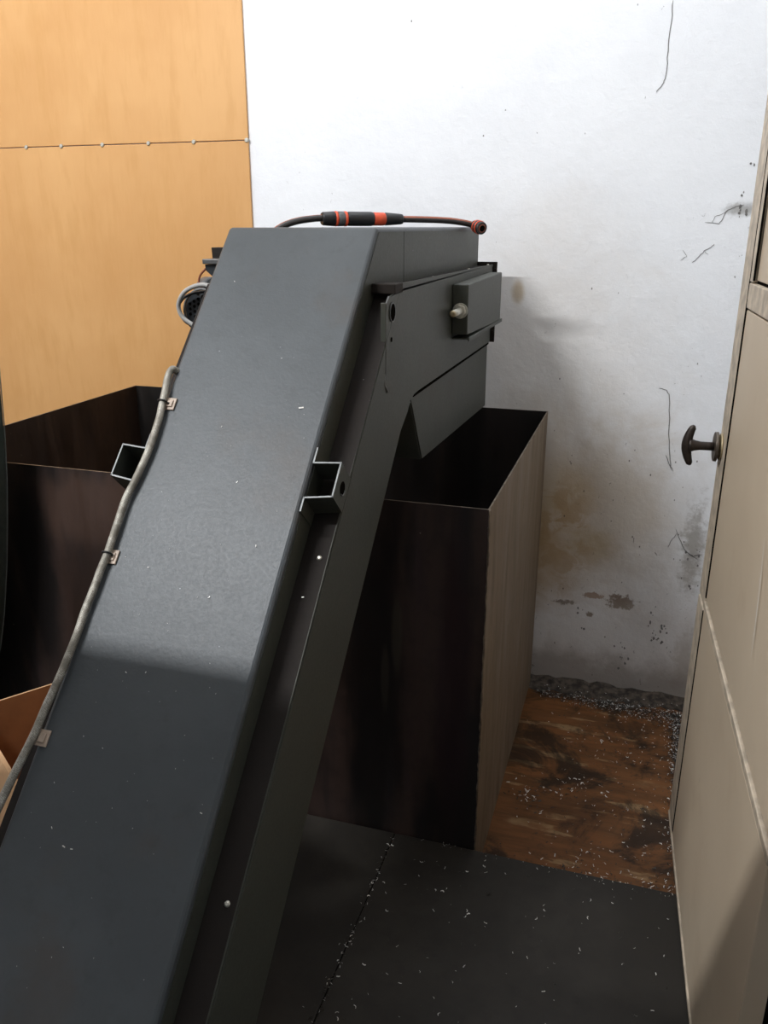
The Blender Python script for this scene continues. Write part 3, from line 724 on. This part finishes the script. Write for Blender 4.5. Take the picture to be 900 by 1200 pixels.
# ---------------------------------------------------------------- rounded machine guard at the left frame edge
Ym = 1.62
out = [onY(x, y, Ym) for x, y in [(-4, 380), (0, 443), (5, 500), (8, 560), (8.5, 610), (8, 660), (5, 718), (1, 755), (-5, 790), (-14, 830)]]
poly = [(q.x, Ym, q.z) for q in out]
poly = poly + [(poly[-1][0]-.06, Ym, 0.0), (poly[-1][0]-.45, Ym, 0.0), (poly[-1][0]-.45, Ym, poly[0][2]+.12), (poly[0][0]-.06, Ym, poly[0][2]+.12)]
mg = empty('machine_guard', (poly[4][0]-.25, Ym+.05, 0), 'dark green-grey bowed machine guard cut by the left frame edge', 'machine guard')
bm = bm_new(); prism(bm, poly, (0, -.03, 0)); obj('shell', bm, M_mach, mg, bev=.004)
bm = bm_new(); tube(bm, [Vector(q)+Vector((.0005, .0, 0)) for q in poly[:9]], .0013, 6); obj('edge_seal', bm, M_machrim, mg)

# ---------------------------------------------------------------- metal chips
M_chip = simple('bright_chips', (.78, .76, .72), .35, .3, .15, 300)
M_chipd = simple('dull_chips', (.05, .043, .036), .45, .4, .3, 300)
def chip(bm, x, y, z, s, mi=None, flat=.5):
    a = rnd.uniform(0, 6.28); w = s*rnd.uniform(.12, .3); c, sn = math.cos(a), math.sin(a); k = rnd.uniform(-.5, .5)*s
    mi = (0 if rnd.random() < .45 else 1) if mi is None else mi
    prev = None
    for i in range(4):
        t_ = i/3-.5; px_ = t_*s; py_ = k*(1-4*t_*t_)*.7; lift = rnd.uniform(0, flat)*s*.5+.0004
        X_, Y_ = x+c*px_-sn*py_, y+sn*px_+c*py_
        cur = (bm.verts.new((X_-sn*w*-.5, Y_+c*w*-.5, z+lift)), bm.verts.new((X_-sn*w*.5, Y_+c*w*.5, z+lift+rnd.uniform(0, w*.8))))
        if prev: bm.faces.new([prev[0], prev[1], cur[1], cur[0]]).material_index = mi
        prev = cur
zf = ZL+.006
bm = bm_new()
for i in range(2400):                                   # along the wall foot
    x = -.27 + .52*rnd.random()**.75; y = 2.705 - abs(rnd.gauss(0, .022+.035*max(0, (x+.2)/.45))); chip(bm, x, y, zf+rnd.uniform(0, .01), rnd.uniform(.003, .010), mi=0 if rnd.random() < .2 else 1)
for i in range(400):
    x = -.24 + .5*rnd.random(); y = rnd.uniform(2.70, 2.745); chip(bm, x, y, zf+.006+.15*(y-2.70), rnd.uniform(.003, .007), mi=0 if rnd.random() < .12 else 1)
for i in range(3200):                                   # under the door edge
    y = rnd.uniform(1.70, 2.70); x = .245 - abs(rnd.gauss(0, .022 if y > 2.05 or y < 1.98 else .03)) + .04*(2.4-y)*.3; chip(bm, x, y, zf+rnd.uniform(0, .008), rnd.uniform(.003, .011), mi=0 if rnd.random() < .25 else 1)
for i in range(900):                                    # scattered, denser to the right
    x = -.28 + .55*math.sqrt(rnd.random()); y = rnd.uniform(1.71, 2.70); chip(bm, x, y, zf, rnd.uniform(.002, .009), mi=0 if rnd.random() < .3 else 1, flat=.3)
for cx, cy, s_, n_ in [(-.205, 2.10, .035, 90), (-.08, 2.16, .04, 40), (-.02, 1.83, .05, 60), (.12, 1.80, .05, 120), (.0, 2.42, .08, 60)]:
    for i in range(n_): chip(bm, rnd.gauss(cx, s_), max(1.705, rnd.gauss(cy, s_)), zf+rnd.uniform(0, .006), rnd.uniform(.004, .012))
o = obj('metal_chips', bm, [M_chip, M_chipd]); tag(o, 'metal shavings strewn over the oily plywood and along the wall foot', 'metal shavings', kind='stuff')
bm = bm_new()
for i in range(230):
    chip(bm, rnd.uniform(-.55, .19), rnd.uniform(1.0, 1.69), 0, rnd.uniform(.002, .009), mi=0 if rnd.random() < .5 else 1, flat=.2)
for i in range(220):
    y = rnd.uniform(1.0, 1.68); chip(bm, rnd.gauss(-.5, .006), y, 0, rnd.uniform(.002, .008), mi=0 if rnd.random() < .3 else 1)
for i in range(110): chip(bm, rnd.uniform(-.4, .19), 1.694-abs(rnd.gauss(0, .012)), 0, rnd.uniform(.002, .006))
o = obj('metal_chips', bm, [M_chip, M_chipd]); tag(o, 'sparse bright shavings on the dark platform plates and in their seam', 'metal shavings', kind='stuff')
bm = bm_new()
def chipc(px, py, s):
    p_ = oncover(px, py, .0006); a = rnd.uniform(0, 6.28); e = (Vector((1, 0, 0))*math.cos(a)+dvec*math.sin(a))*s*.5; w_ = nvec.cross(e).normalized()*s*.16
    bm.faces.new([bm.verts.new(p_-e-w_), bm.verts.new(p_+e-w_), bm.verts.new(p_+e+w_+nvec*.0006), bm.verts.new(p_-e+w_)])
for px, py, s in [(353, 478, .009), (171, 788, .003), (260, 500, .003), (148, 788, .003), (75, 992, .005), (84, 995, .004), (61, 970, .004), (236, 953, .004), (330, 420, .003), (275, 330, .003),
                  (278, 565, .004), (174, 665, .004), (300, 640, .004), (245, 700, .004), (355, 700, .004)]:
    chipc(px, py, s)
for i in range(70):
    y = rnd.uniform(440, 1180); xl = 268-.3785*(y-267); xr = 443-.27*(y-265); chipc(rnd.uniform(max(5, xl+25), xr-12), y, rnd.uniform(.0008, .0018))
o = obj('metal_chips', bm, [M_chip]); tag(o, 'few tiny bright shavings stuck to the sloping conveyor cover', 'metal shavings', kind='stuff')
